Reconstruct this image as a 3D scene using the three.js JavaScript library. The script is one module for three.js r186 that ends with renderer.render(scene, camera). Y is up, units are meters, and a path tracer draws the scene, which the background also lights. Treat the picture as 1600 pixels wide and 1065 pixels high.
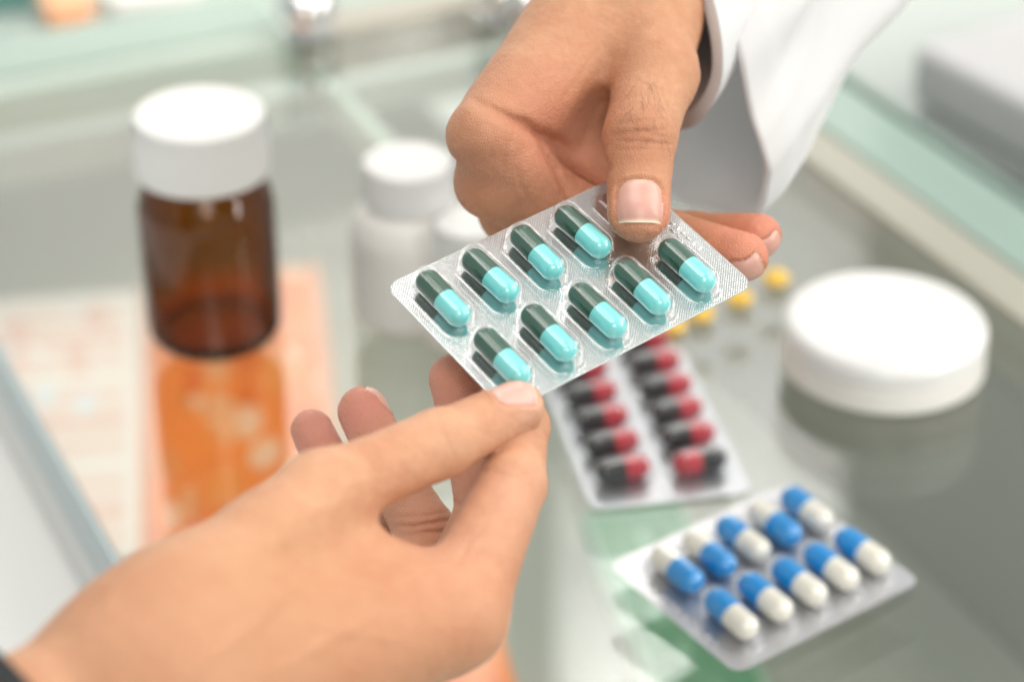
import * as THREE from 'three';
import { mergeGeometries } from 'three/addons/utils/BufferGeometryUtils.js';
import { RoundedBoxGeometry } from 'three/addons/geometries/RoundedBoxGeometry.js';
import { RectAreaLightUniformsLib } from 'three/addons/lights/RectAreaLightUniformsLib.js';

// ------------------------------------------------------------------ camera, light, exposure
const scene = new THREE.Scene();
const PITCH = 31 * Math.PI / 180, F = 3550, EYE = 0.50;      // focal length in photograph pixels, eye height over the counter glass
const camera = new THREE.PerspectiveCamera(2 * Math.atan(532.5 / F) * 180 / Math.PI, 1600 / 1065, 0.03, 30);
camera.position.set(0, EYE, 0);
camera.lookAt(0, EYE - Math.sin(PITCH), -Math.cos(PITCH));
camera.focus = 0.674;
camera.userData.fStop = 4.9;
scene.background = new THREE.Color(0.45, 0.465, 0.455);
const S = EYE / 0.426;                                              // size of what stands on the counter
const renderer = new THREE.WebGLRenderer();
renderer.toneMapping = THREE.LinearToneMapping;
renderer.toneMappingExposure = 1.13;
renderer.shadowMap.enabled = true;
RectAreaLightUniformsLib.init();
// ceiling and wall panels: glowing face and a light of the same size just in front of it
function panel(name, label, pos, target, w, h, power, glow) {
  const g = new THREE.Group(); g.name = name; g.position.set(...pos); g.lookAt(...target); scene.add(g);
  const fr = new THREE.Mesh(new RoundedBoxGeometry(w + 0.04, h + 0.04, 0.03, 2, 0.008), new THREE.MeshStandardMaterial({ color: 0xdddddd, roughness: 0.5 }));
  fr.name = 'lamp_housing'; fr.position.z = -0.022; g.add(fr);
  const face = new THREE.Mesh(new THREE.PlaneGeometry(w, h), new THREE.MeshStandardMaterial({ color: 0x222222, emissive: 0xfff6ea, emissiveIntensity: glow }));
  face.name = 'lamp_diffuser'; face.position.z = -0.004; g.add(face);
  const l = new THREE.RectAreaLight(0xfffaf4, power, w, h);
  l.name = 'panel_lamp'; g.add(l); l.position.set(0, 0, 0.002); l.rotation.y = Math.PI;   // shines along the group's +z
  g.userData = { label, category: 'ceiling lamp' };
  return g;
}
panel('light_panel', 'large square lamp panel high on the right side, outside the picture', [1.15, 1.25, -1.0], [0.02, 0.05, -0.68], 1.3, 1.0, 3.3, 0.8);
panel('light_panel_001', 'long lamp panel above the counter, outside the picture', [-0.3, 1.75, -0.65], [0, 0, -0.75], 1.2, 0.8, 3.6, 0.8);
panel('light_panel_002', 'upright lamp panel behind the photographer, outside the picture', [0.12, 1.05, 0.6], [-0.02, 0.08, -0.7], 0.5, 0.9, 3.4, 2);
panel('light_panel_003', 'lamp panel over the far side facing the white coat, outside the picture', [0.15, 0.98, -1.02], [0.14, 1.03, -1.52], 0.55, 0.40, 68, 2);

panel('light_panel_004', 'slim upright tube lamp on the right, outside the picture', [0.95, 0.62, -0.30], [-0.14, 0.05, -0.8], 0.05, 0.7, 34, 5);

// ------------------------------------------------------------------ helpers
const sP = Math.sin(PITCH), cP = Math.cos(PITCH);
const V = (x, y, z) => new THREE.Vector3(x, y, z);
// a direction given as right / down / away from the photographer
const dirW = (x, y, z) => V(x, -cP * y - sP * z, sP * y - cP * z);
const P = (px, py, zmm) => dirW((px - 800) / F * zmm / 1000, (py - 532.5) / F * zmm / 1000, zmm / 1000).add(V(0, EYE, 0));
function G(px, py, y = 0) {                                     // point at height y on that line of sight
  const d = dirW((px - 800) / F, (py - 532.5) / F, 1);
  return V(0, EYE, 0).addScaledVector(d, (y - EYE) / d.y);
}
let seed = 7;
const rnd = () => { seed = (seed * 1664525 + 1013904223) >>> 0; return seed / 4294967296; };
const hash = (x, y, z) => { let h = (x * 374761393 + y * 668265263 + z * 2147483647) | 0; h = Math.imul(h ^ (h >>> 13), 1274126177); h ^= h >>> 16; return (h >>> 0) / 4294967296; };
function noise(x, y, z) {
  const i = Math.floor(x), j = Math.floor(y), k = Math.floor(z); let a = x - i, b = y - j, c = z - k;
  a = a * a * (3 - 2 * a); b = b * b * (3 - 2 * b); c = c * c * (3 - 2 * c);
  const m = (p, q, t) => p + (q - p) * t;
  return m(m(m(hash(i, j, k), hash(i + 1, j, k), a), m(hash(i, j + 1, k), hash(i + 1, j + 1, k), a), b),
    m(m(hash(i, j, k + 1), hash(i + 1, j, k + 1), a), m(hash(i, j + 1, k + 1), hash(i + 1, j + 1, k + 1), a), b), c) * 2 - 1;
}
const clamp = (x, a, b) => Math.min(b, Math.max(a, x));
const used = {};
const numbered = (n) => { used[n] = (used[n] ?? -1) + 1; return used[n] ? n + '_' + String(used[n]).padStart(3, '0') : n; };
function thing(name, label, category, pos, group) {
  const g = new THREE.Group(); g.name = numbered(name); scene.add(g);
  if (pos) g.position.copy(pos);
  g.userData = { label, category }; if (group) g.userData.group = group;
  return g;
}
function part(parent, name, geo, mat, label) {
  const m = new THREE.Mesh(geo, mat); m.name = name; m.castShadow = m.receiveShadow = true; parent.add(m);
  if (label) m.userData.label = label;
  return m;
}
const std = (c, roughness = 0.5, o = {}) => new THREE.MeshPhysicalMaterial({ color: Array.isArray(c) ? new THREE.Color().setRGB(...c) : c, roughness, ...o });
function tex(w, h, draw, srgb = true) {
  const c = document.createElement('canvas'); c.width = w; c.height = h; draw(c.getContext('2d'), w, h);
  const t = new THREE.CanvasTexture(c); t.wrapS = t.wrapT = THREE.RepeatWrapping; if (srgb) t.colorSpace = THREE.SRGBColorSpace; return t;
}
function dataTex(n, fn, srgb = false) {
  const d = new Uint8Array(n * n * 4);
  for (let j = 0; j < n; j++) for (let i = 0; i < n; i++) { const v = fn(i / n, j / n, i, j), o = 4 * (j * n + i); const c = Array.isArray(v) ? v : [v, v, v]; for (let k = 0; k < 3; k++) d[o + k] = clamp(c[k] * 255, 0, 255); d[o + 3] = 255; }
  const t = new THREE.DataTexture(d, n, n); t.wrapS = t.wrapT = THREE.RepeatWrapping; t.magFilter = THREE.LinearFilter; t.minFilter = THREE.LinearFilter; if (srgb) t.colorSpace = THREE.SRGBColorSpace; t.needsUpdate = true; return t;
}

// ------------------------------------------------------------------ the counter
const AX1 = V(-0.438, 0, -0.899), AX2 = V(0.899, 0, -0.438);    // along the counter, across the counter
const e1 = (p) => p.dot(AX1), e2 = (p) => p.dot(AX2);
const CF = (a, b, y) => V(0, y, 0).addScaledVector(AX1, a).addScaledVector(AX2, b);
const turnC = Math.atan2(-AX2.z, AX2.x);                        // turn about y that takes +x to AX2 (then -z goes to AX1)
const E1F = e1(G(240, 112)), E2L = e2(G(92, 706)), E2R = e2(G(1500, 438)), E1N = -0.15;
function cbox(parent, name, a0, a1, b0, b1, y0, y1, mat, bevel = 0.001, label) {
  const g = new RoundedBoxGeometry(b1 - b0, y1 - y0, a1 - a0, 2, Math.min(bevel, (y1 - y0) * 0.45, (b1 - b0) * 0.45));
  const m = part(parent, name, g, mat, label); m.position.copy(CF((a0 + a1) / 2, (b0 + b1) / 2, (y0 + y1) / 2)); m.rotation.y = turnC; return m;
}
const paneMat = new THREE.MeshPhysicalMaterial({ color: new THREE.Color(0.958, 0.987, 0.972), transmission: 1, thickness: 0, roughness: 0, ior: 1.68 });
const mint = std([0.30, 0.41, 0.36], 0.2, { clearcoat: 0.4 }), mintPale = std([0.42, 0.50, 0.44], 0.25), beige = std([0.40, 0.39, 0.33], 0.35), steelBlue = std([0.42, 0.50, 0.52], 0.3, { metalness: 0.3 });
const whiteBoard = std([0.76, 0.77, 0.76], 0.45), greyBoard = std([0.40, 0.395, 0.35], 0.55);
const counter = thing('glass_display_counter', 'glass topped display counter carrying the pill bottles, lid and blister packs', 'display counter');
cbox(counter, 'glass_top', E1N, E1F, E2L + 0.0005, E2R, -0.010, 0, paneMat, 0.0008);
cbox(counter, 'shelf', E1N - 0.02, E1F + 0.35, E2L + 0.006, E2R + 0.0055, -0.180, -0.168, greyBoard, 0.001);
cbox(counter, 'front_rail', E1N, E1F + 0.03, E2L - 0.004, E2L, -0.022, 0.001, steelBlue, 0.0015);
cbox(counter, 'front_rail', E1N, E1F + 0.03, E2L - 0.004, E2L - 0.0005, -0.046, -0.0225, std([0.70, 0.71, 0.70], 0.4), 0.001, 'pale grey lower rail');
cbox(counter, 'front_ledge', E1N - 0.1, E1F + 0.03, E2L - 0.6, E2L + 0.005, -0.066, -0.0465, whiteBoard, 0.001);
cbox(counter, 'back_rail', E1N, E1F + 0.04, E2R + 0.0005, E2R + 0.026, -0.030, 0.003, beige, 0.002);
cbox(counter, 'back_glass', E1N, E1F + 0.04, E2R + 0.0265, E2R + 0.066, -0.030, 0.004, mint, 0.003);
cbox(counter, 'back_trim', E1N, E1F + 0.04, E2R + 0.0665, E2R + 0.073, -0.030, 0.006, std([0.22, 0.30, 0.26], 0.3), 0.002);
cbox(counter, 'back_panel', E1N, E1F + 0.03, E2R + 0.006, E2R + 0.02, -0.6, -0.0305, std([0.36, 0.36, 0.32], 0.5), 0.001);
const bDiv = e2(G(565, 148));                                   // the glass divider and its far corner
cbox(counter, 'end_edge', E1F + 0.0005, E1F + 0.022, E2L + 0.001, bDiv - 0.004, -0.02, 0.002, mintPale, 0.002);
cbox(counter, 'end_glass', E1F + 0.0225, E1F + 0.075, E2L + 0.001, bDiv - 0.004, -0.02, 0.003, mint, 0.002);
cbox(counter, 'end_rail', E1F + 0.0005, E1F + 0.03, bDiv - 0.0035, E2R, -0.024, 0.004, std([0.38, 0.36, 0.31], 0.35), 0.003);
cbox(counter, 'glass_divider', E1F - 0.26, E1F - 0.004, bDiv - 0.005, bDiv + 0.005, -0.030, -0.0115, mintPale, 0.002);
const backFloor = new THREE.Mesh(new RoundedBoxGeometry(3.2, 0.02, 2.6, 2, 0.004), std([0.70, 0.73, 0.70], 0.4)); backFloor.name = 'floor'; backFloor.position.set(0, -0.62, -1.2); backFloor.userData.kind = 'structure'; scene.add(backFloor);
const backTop = thing('back_worktop', 'pale worktop behind the glass counter at the upper right', 'worktop');
cbox(backTop, 'worktop_board', E1N, E1F + 0.5, E2R + 0.0735, E2R + 0.75, -0.06, -0.035, std([0.40, 0.44, 0.42], 0.4), 0.003);
cbox(backTop, 'side_board', E1F + 0.0755, E1F + 0.5, E2L - 0.2, E2R + 0.073, -0.09, -0.065, std([0.33, 0.39, 0.36], 0.4), 0.003);
{ const w = new THREE.Mesh(new RoundedBoxGeometry(2.2, 2.9, 0.06, 1, 0.004), std([0.70, 0.70, 0.67], 0.7)); w.name = 'wall'; w.position.set(-1.12, 0.86, -2.5); w.userData.kind = 'structure'; scene.add(w); }
// glints: polished corner clamps
const chrome = std([0.9, 0.9, 0.9], 0.12, { metalness: 1 });
[[G(480, 33, 0.010), 'polished metal clamp on the counter corner beyond the amber bottle'], [G(782, 8, 0.010), 'polished metal clamp at the top edge, left of its brighter neighbour'], [G(832, 24, 0.010), 'polished metal clamp beside the wrist of the white coated person']].forEach(([p, label]) => {
  const k = thing('metal_clamp', label, 'clamp', V(p.x, 0.004, p.z), 'clamps on the far counter edge');
  part(k, 'base_plate', new THREE.CylinderGeometry(0.015, 0.016, 0.004, 32), chrome).position.y = 0.002;
  part(k, 'knob', new THREE.SphereGeometry(0.017, 40, 28).scale(1, 0.8, 1), chrome).position.y = 0.0155;
});

// ------------------------------------------------------------------ boxes in the case, seen through the glass
function printTex(kind) {
  return tex(256, 256, (c, w, h) => {
    const pal = { orange: ['#ff8226', ['#ff9034', '#ef6a10', '#f9a46c', '#fbc09c', '#f58a40', '#ea5e10', '#f28028', '#f0701a']], pink: ['#efd0c6', ['#f0c0b0', '#f4e6e0', '#eab4a4', '#f3ece8', '#efcdc2', '#dfe0ea']], green: ['#5c9a70', ['#3f8a5a', '#6fac84', '#8fc0a0', '#2f7a4c']] }[kind];
    c.fillStyle = pal[0]; c.fillRect(0, 0, w, h);
    for (let i = 0; i < 44; i++) { c.fillStyle = pal[1][Math.floor(rnd() * pal[1].length)]; c.beginPath(); c.ellipse(rnd() * w, rnd() * h, 6 + rnd() * 22, 6 + rnd() * 14, rnd() * 0.8 - 0.4, 0, 7); c.fill(); }
    if (kind === 'pink') for (let i = 0; i < 6; i++) { c.fillStyle = i % 2 ? '#eab8a8' : '#f4e9e4'; c.fillRect(0, i * 44, w, 9); }
  });
}
function flatBox(name, label, category, p00, p10, p01, y, h, kind, edgeCol, group) {   // carton whose top has these three corners
  const u = p10.clone().sub(p00), v0 = p01.clone().sub(p00), L = u.length(); u.normalize(); const v = v0.addScaledVector(u, -v0.dot(u)), W = v.length();
  const c = p00.clone().addScaledVector(u, L / 2).add(v.clone().multiplyScalar(0.5));
  const t = thing(name, label, category, V(c.x, y - h, c.z), group); t.rotation.y = Math.atan2(-u.z, u.x);
  const b = part(t, 'carton', new RoundedBoxGeometry(L, h - 0.0006, W, 2, 0.0015), edgeCol); b.position.y = (h - 0.0006) / 2;
  const pr = part(t, 'printed_face', new RoundedBoxGeometry(L * 0.86, 0.0006, W * 0.95, 1, 0.0002), new THREE.MeshStandardMaterial({ map: printTex(kind), roughness: 0.4 })); pr.position.y = h - 0.0003;
  return t;
}
const yS = -0.168, hB = 0.034, yT = yS + hB;
flatBox('medicine_carton', 'orange printed carton under the glass below the amber bottle', 'carton', G(222, 425, yT), G(500, 408, yT), G(290, 860, yT), yT, hB, 'orange', std([0.82, 0.34, 0.20], 0.5), 'cartons inside the case');
flatBox('medicine_carton', 'pale pink and white carton under the glass at the left edge', 'carton', G(-70, 470, yT), G(216, 450, yT), G(20, 880, yT), yT, hB, 'pink', std([0.88, 0.74, 0.69], 0.5), 'cartons inside the case');
flatBox('medicine_carton', 'orange carton under the glass below the hand in front', 'carton', G(560, 1000, yT), G(782, 975, yT), G(700, 1200, yT), yT, hB, 'orange', std([0.92, 0.25, 0.03], 0.5), 'cartons inside the case');
flatBox('medicine_carton', 'green carton under the glass beside the blue and white pack', 'carton', G(905, 800, yS + 0.02), G(1065, 780, yS + 0.02), G(950, 1160, yS + 0.02), yS + 0.02, 0.02, 'green', std([0.35, 0.56, 0.42], 0.5), 'cartons inside the case');
// things beyond the far edge
function rbThing(name, label, category, p, s, col, turn = 0) { const t = thing(name, label, category, p); t.rotation.y = turn; part(t, 'body', new RoundedBoxGeometry(s[0], s[1], s[2], 3, 0.004), std(col, 0.45)).position.y = s[1] / 2; return t; }
const yB = -0.0645;
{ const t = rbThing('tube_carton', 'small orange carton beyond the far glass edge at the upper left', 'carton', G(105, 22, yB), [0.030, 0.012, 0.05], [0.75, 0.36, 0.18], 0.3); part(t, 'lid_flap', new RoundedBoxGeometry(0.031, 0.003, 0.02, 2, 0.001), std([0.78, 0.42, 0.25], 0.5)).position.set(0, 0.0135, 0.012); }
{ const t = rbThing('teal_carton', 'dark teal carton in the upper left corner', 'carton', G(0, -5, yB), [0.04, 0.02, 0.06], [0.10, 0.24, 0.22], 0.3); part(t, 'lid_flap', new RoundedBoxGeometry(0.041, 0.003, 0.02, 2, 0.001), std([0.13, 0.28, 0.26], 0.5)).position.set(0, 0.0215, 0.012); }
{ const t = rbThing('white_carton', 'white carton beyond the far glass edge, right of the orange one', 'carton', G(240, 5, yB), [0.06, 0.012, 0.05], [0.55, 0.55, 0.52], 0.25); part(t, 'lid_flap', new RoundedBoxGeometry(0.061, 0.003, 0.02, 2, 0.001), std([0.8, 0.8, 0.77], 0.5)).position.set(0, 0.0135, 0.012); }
{ // grey machine at the upper right, turned away from the counter's line
  const p0 = G(1412, 200, -0.034), u = G(1600, 306, -0.034).sub(p0).normalize(), v = G(1530, 0, -0.034).sub(p0); v.addScaledVector(u, -v.dot(u)).normalize();
  const t = thing('grey_register', 'light grey device on the worktop in the upper right corner', 'device', p0.clone().addScaledVector(u, 0.17).addScaledVector(v, 0.15)); t.rotation.y = Math.atan2(-u.z, u.x);
  part(t, 'base', new RoundedBoxGeometry(0.332, 0.016, 0.292, 3, 0.004), std([0.50, 0.51, 0.52], 0.5)).position.y = 0.0082;
  part(t, 'housing', new RoundedBoxGeometry(0.34, 0.034, 0.30, 4, 0.008), std([0.55, 0.55, 0.56], 0.45)).position.y = 0.0335;
}

// ------------------------------------------------------------------ bottles, lid, pills
const lathe = (pts, n = 96) => new THREE.LatheGeometry(pts.map(([r, y]) => new THREE.Vector2(r, y)), n);
const round = (pts, rad, n = 5) => {                              // rounds the inner corners of a profile
  const out = [pts[0]];
  for (let i = 1; i < pts.length - 1; i++) {
    const [a, b, c] = [pts[i - 1], pts[i], pts[i + 1]].map((p) => new THREE.Vector2(...p)), r = Math.min(rad, a.distanceTo(b) * 0.48, c.distanceTo(b) * 0.48);
    const s = b.clone().add(a.clone().sub(b).setLength(r)), e = b.clone().add(c.clone().sub(b).setLength(r));
    for (let k = 0; k <= n; k++) { const t = k / n; out.push([(1 - t) ** 2 * s.x + 2 * t * (1 - t) * b.x + t * t * e.x, (1 - t) ** 2 * s.y + 2 * t * (1 - t) * b.y + t * t * e.y]); }
  }
  out.push(pts[pts.length - 1]); return out;
};
const whitePlastic = std([0.78, 0.785, 0.775], 0.32, { clearcoat: 0.3, clearcoatRoughness: 0.2 });
const whitePlasticB = std([0.78, 0.765, 0.735], 0.36);
function ribbed(r, h, n, depth) {                                  // a screw cap's side with fine upright ribs
  const g = new THREE.CylinderGeometry(r, r, h, n * 4, 1, true), p = g.attributes.position;
  for (let i = 0; i < p.count; i++) { const a = Math.atan2(p.getZ(i), p.getX(i)), rr = r - depth * (0.5 - 0.5 * Math.cos(a * n)); p.setX(i, Math.cos(a) * rr); p.setZ(i, Math.sin(a) * rr); }
  g.computeVertexNormals(); return g;
}
{
  const base = G(337, 520), R = 0.0245, H = 0.0675, t = thing('amber_bottle', 'amber glass pill bottle with a white screw cap', 'bottle', V(base.x, 0.0003, base.z)); t.scale.setScalar(S);
  const glass = new THREE.MeshPhysicalMaterial({ color: 0xffffff, transmission: 1, thickness: 0.002, ior: 1.5, roughness: 0.0, attenuationColor: new THREE.Color(0.50, 0.285, 0.02), attenuationDistance: 0.0025 });
  const prof = round([[0, 0.0022], [R - 0.006, 0.0010], [R - 0.003, 0], [R, 0.004], [R, H - 0.012], [R - 0.004, H - 0.003], [R - 0.0065, H], [R - 0.0065, H + 0.012], [R - 0.0085, H + 0.012], [R - 0.0085, H], [R - 0.006, H - 0.004], [R - 0.0022, H - 0.012], [R - 0.0022, 0.006], [R - 0.004, 0.004], [0, 0.0046]], 0.004, 6);
  part(t, 'glass_body', lathe(prof), glass);
  const cap = part(t, 'cap', lathe(round([[0, H + 0.0215], [R - 0.0016, H + 0.0215], [R - 0.0012, H - 0.0012], [R - 0.003, H - 0.0012], [R - 0.003, H + 0.019], [0, H + 0.019]], 0.0018)), whitePlastic);
  part(cap, 'grip_ribs', ribbed(R - 0.0008, 0.0165, 90, 0.0004).translate(0, H + 0.0088, 0), whitePlastic);
}
function whiteBottle(px, py, R, H, rc, label) {
  const base = G(px, py), t = thing('white_bottle', label, 'bottle', V(base.x, 0.0003, base.z), 'white plastic bottles behind the green capsules'); t.scale.setScalar(S);
  part(t, 'bottle_body', lathe(round([[0, 0.001], [R - 0.002, 0], [R, 0.003], [R, H - 0.010], [R - 0.003, H - 0.003], [rc - 0.002, H], [rc - 0.002, H + 0.01], [0, H + 0.01]], 0.005)), whitePlasticB);
  const cap = part(t, 'cap', lathe(round([[0, H + 0.0165], [rc - 0.0004, H + 0.0165], [rc, H + 0.0008], [rc - 0.0022, H + 0.0008], [rc - 0.0022, H + 0.012], [0, H + 0.012]], 0.0018)), whitePlastic);
  part(cap, 'grip_ribs', ribbed(rc + 0.0002, 0.012, 70, 0.0004).translate(0, H + 0.0078, 0), whitePlastic);
}
whiteBottle(643, 486, 0.0218, 0.046, 0.0165, 'white plastic bottle with a white cap, tall one behind the green capsules');
whiteBottle(735, 520, 0.0185, 0.030, 0.013, 'shorter white bottle half hidden behind the green capsule pack');
{
  const c = G(1378, 566), t = thing('jar_lid', 'large round white plastic jar lid lying on the glass', 'jar lid', V(c.x, 0.0003, c.z)), R = 0.0362, H = 0.019; t.scale.setScalar(S);
  part(t, 'lid_top', lathe(round([[0, H - 0.0006], [R - 0.012, H - 0.0006], [R - 0.003, H], [R, H - 0.0025], [R, H - 0.008], [R - 0.002, H - 0.008], [R - 0.002, H - 0.003], [0, H - 0.003]], 0.002), 160), whitePlastic);
  part(t, 'lid_skirt', lathe(round([[R - 0.0025, H - 0.0082], [R - 0.0001, H - 0.0082], [R + 0.0003, 0.001], [R - 0.0008, 0], [R - 0.0025, 0], [R - 0.0025, H - 0.0082]], 0.0008), 160), whitePlasticB);
}
[[1212, 448], [1155, 479], [1094, 503], [1050, 522]].forEach(([x, y], i) => {
  const p = G(x, y), words = ['yellow round pill nearest the white jar lid', 'second yellow round pill from the white jar lid', 'third yellow round pill from the white jar lid, under the pack edge', 'fourth yellow round pill from the lid, mostly hidden by the pack'];
  const t = thing('yellow_pill', words[i], 'pill', V(p.x, 0.0002, p.z), 'yellow pills on the glass'); t.scale.setScalar(S * 1.12);
  part(t, 'pill_body', lathe([[0, 0], [0.002, 0.0002], [0.0040, 0.0016], [0.0046, 0.0026], [0.0046, 0.0036], [0.0040, 0.0046], [0.002, 0.0060], [0, 0.0062]], 40), std([0.86, 0.55, 0.08], 0.35));
});

// ------------------------------------------------------------------ blister packs
function stadium(hl, R, n = 24) {                                    // outline of a long pocket, axis along y
  const o = [];
  for (let i = 0; i <= n; i++) { const a = Math.PI * i / n; o.push([Math.cos(a), Math.sin(a), hl]); }
  for (let i = 0; i <= n; i++) { const a = Math.PI + Math.PI * i / n; o.push([Math.cos(a), Math.sin(a), -hl]); }
  return o.map(([c, s, h]) => [c, s, h, R]);
}
function bubbleGeo(hl, R, H) {                                       // moulded clear pocket: foot fillet, steep wall, domed top; z is up
  const prof = [[R + 0.0011, 0.0001], [R + 0.0006, 0.00018], [R + 0.0002, 0.0005], [R - 0.0002, 0.0012]];
  for (let i = 0; i <= 12; i++) { const a = i / 12 * Math.PI / 2; prof.push([(R - 0.0003) * Math.pow(Math.cos(a), 0.5), 0.0016 + (H - 0.0016) * Math.pow(Math.sin(a), 0.9)]); }
  const o = stadium(hl, 1), n = o.length, pos = [], idx = [];
  prof.forEach(([r, z]) => o.forEach(([c, s, h]) => pos.push(c * Math.max(r, 1e-6), s * Math.max(r, 1e-6) + h, z)));
  for (let k = 0; k < prof.length - 1; k++) for (let i = 0; i < n; i++) { const j = (i + 1) % n, a = k * n + i, b = k * n + j; idx.push(a, b, a + n, b, b + n, a + n); }
  const g = new THREE.BufferGeometry(); g.setAttribute('position', new THREE.Float32BufferAttribute(pos, 3)); g.setIndex(idx); g.computeVertexNormals(); return g;
}
function capsuleHalf(r, len, open, top) {                            // half of a capsule shell along y; rim slightly proud when it is the outer half
  const p = [];
  for (let i = 0; i <= 16; i++) { const a = i / 16 * Math.PI / 2; p.push([Math.max(1e-6, r * Math.sin(a)), len - r + r * Math.cos(a)]); }
  p.push([r, len * 0.6], [r, len * 0.5], [r, len * 0.2], [r, open + 0.0001], [r - 0.00015, open], [r - 0.0006, open]);
  const g = lathe(p.reverse(), 40); if (!top) g.rotateX(Math.PI); return g;
}
function rrect(L, W, r, S = THREE.Shape) {
  const s = new S(), x = L / 2, y = W / 2;
  s.moveTo(-x + r, -y); s.lineTo(x - r, -y); s.absarc(x - r, -y + r, r, -Math.PI / 2, 0); s.lineTo(x, y - r); s.absarc(x - r, y - r, r, 0, Math.PI / 2); s.lineTo(-x + r, y); s.absarc(-x + r, y - r, r, Math.PI / 2, Math.PI); s.lineTo(-x, -y + r); s.absarc(-x + r, -y + r, r, Math.PI, Math.PI * 1.5);
  return s;
}
// quilted foil: rows of tiny pyramids, 0.86 mm apart
const knurl = dataTex(256, (u, v) => { const f = (t) => Math.abs(((t * 8) % 1) * 2 - 1); return Math.pow(f(u) * f(v), 0.7); });
const foilMat = (b, rough, col = [0.80, 0.81, 0.82]) => { const t = knurl.clone(); t.repeat.set(1 / 0.0070, 1 / 0.0070); t.needsUpdate = true; return std(col, rough, { metalness: 0.92, bumpMap: t, bumpScale: b }); };
function knurlGeo(o, pitch, hgt) {                                    // the quilted relief: small flat-sided pyramids, left smooth under the pockets
  const nx = 2 * Math.floor(o.L / pitch) + 2, ny = 2 * Math.floor(o.W / pitch) + 2, q = pitch / 2, P = [], e0 = 0.00012, clip = (p) => { const ax = Math.abs(p[0]) - (o.L / 2 - o.corner), ay = Math.abs(p[1]) - (o.W / 2 - o.corner), r = o.corner - e0, sx = Math.sign(p[0]), sy = Math.sign(p[1]); if (ax > 0 && ay > 0) { const h = Math.hypot(ax, ay); if (h <= r) return true; p[0] -= sx * ax * (1 - r / h); p[1] -= sy * ay * (1 - r / h); p[2] = 0.00002; return false; } if (ax <= r && ay <= r) return true; if (ax > r) p[0] -= sx * (ax - r); if (ay > r) p[1] -= sy * (ay - r); p[2] = 0.00002; return false; };
  const H = (i, j) => {
    const x = (i - nx / 2) * q, y = (j - ny / 2) * q;
    for (const [sx, sy, a] of o.spots) { const X = (x - sx) * Math.cos(a) + (y - sy) * Math.sin(a), Y = -(x - sx) * Math.sin(a) + (y - sy) * Math.cos(a), yy = Math.max(0, Math.abs(Y) - o.pocket.hl); if (Math.hypot(X, yy) < o.pocket.R - 0.0002) return 0.00002; }
    return ((i + j) & 1 ? hgt * (0.9 + 0.2 * hash(i, j, 5)) : 0) + 0.00002;
  };
  for (let j = 0; j < ny; j++) for (let i = 0; i < nx; i++) {
    const c = [[i, j], [i + 1, j], [i + 1, j + 1], [i, j + 1]].map(([a, b]) => [(a - nx / 2) * q, (b - ny / 2) * q, H(a, b)]);
    if (!c.map(clip).some((q) => q)) continue;
    const t = (i + j) & 1 ? [0, 1, 3, 1, 2, 3] : [0, 1, 2, 0, 2, 3]; for (const k of t) P.push(...c[k]);
  }
  const g = new THREE.BufferGeometry(); g.setAttribute('position', new THREE.Float32BufferAttribute(P, 3)); g.computeVertexNormals(); return g;
}
const clear = new THREE.MeshPhysicalMaterial({ color: new THREE.Color(0.985, 0.99, 0.99), transmission: 1, thickness: 0, roughness: 0.02, ior: 1.62 });
function blister(name, label, o) {
  // o: L, W, corner, spots [[x, y, turn, flip]], cap { r, len }, pocket { R, hl, H }, matA, matB, foil, group
  const t = thing(name, label, 'blister pack', null);
  const foilG = new THREE.ExtrudeGeometry(rrect(o.L, o.W, o.corner), { depth: 0.00022, bevelEnabled: false, curveSegments: 10 }); foilG.translate(0, 0, -0.00022);
  const warp = o.warp;
  if (warp) { /* sheet edges stay flat; the pack is stiff */ }
  const foil = part(t, 'foil', foilG, o.foil);
  if (o.knurl) part(foil, 'foil_relief', knurlGeo(o, o.knurl[0], o.knurl[1]), o.foil);
  const fs = rrect(o.L - 0.0002, o.W - 0.0002, o.corner);
  for (const [x, y, a] of o.spots) { const h = new THREE.Path(); stadium(o.pocket.hl, o.pocket.R + 0.0010).forEach(([c, s, hh, R], i) => { const px = c * R, py = s * R + hh, X = x + px * Math.cos(a) - py * Math.sin(a), Y = y + px * Math.sin(a) + py * Math.cos(a); i ? h.lineTo(X, Y) : h.moveTo(X, Y); }); h.closePath(); fs.holes.push(h); }
  const film = new THREE.ShapeGeometry(fs, 10); film.translate(0, 0, o.knurl ? o.knurl[1] + 0.00008 : 0.00012); part(t, 'clear_film', film, o.clear ?? clear);
  const bg = bubbleGeo(o.pocket.hl, o.pocket.R, o.pocket.H), { r, len } = o.cap;
  const outer = capsuleHalf(r, len / 2, o.open ?? -0.0006, true), inner = capsuleHalf(r * 0.955, len / 2, -0.004, false);
  for (const [x, y, a, flip, drop, squash] of o.spots) {
    const b = part(t, 'bubble', bg, o.clear ?? clear); b.position.set(x, y, 0); b.rotation.z = a; if (squash) b.scale.z = squash;
    if (drop === 'none') continue;
    const c = new THREE.Group(); c.name = 'capsule'; c.position.set(x + (rnd() - 0.5) * 0.0005, y + (rnd() - 0.5) * 0.0008, r * 1.04); c.rotation.z = a + (flip ? Math.PI : 0); t.add(c);
    c.rotation.z += (rnd() - 0.5) * 0.09;
    part(c, 'capsule_cap', outer, o.matA); part(c, 'capsule_body', inner, o.matB);
  }
  return t;
}
const gel = (c) => std(c, 0.30, { clearcoat: 0.5, clearcoatRoughness: 0.09 });
const place = (t, M) => { M.decompose(t.position, t.quaternion, t.scale); };
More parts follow.
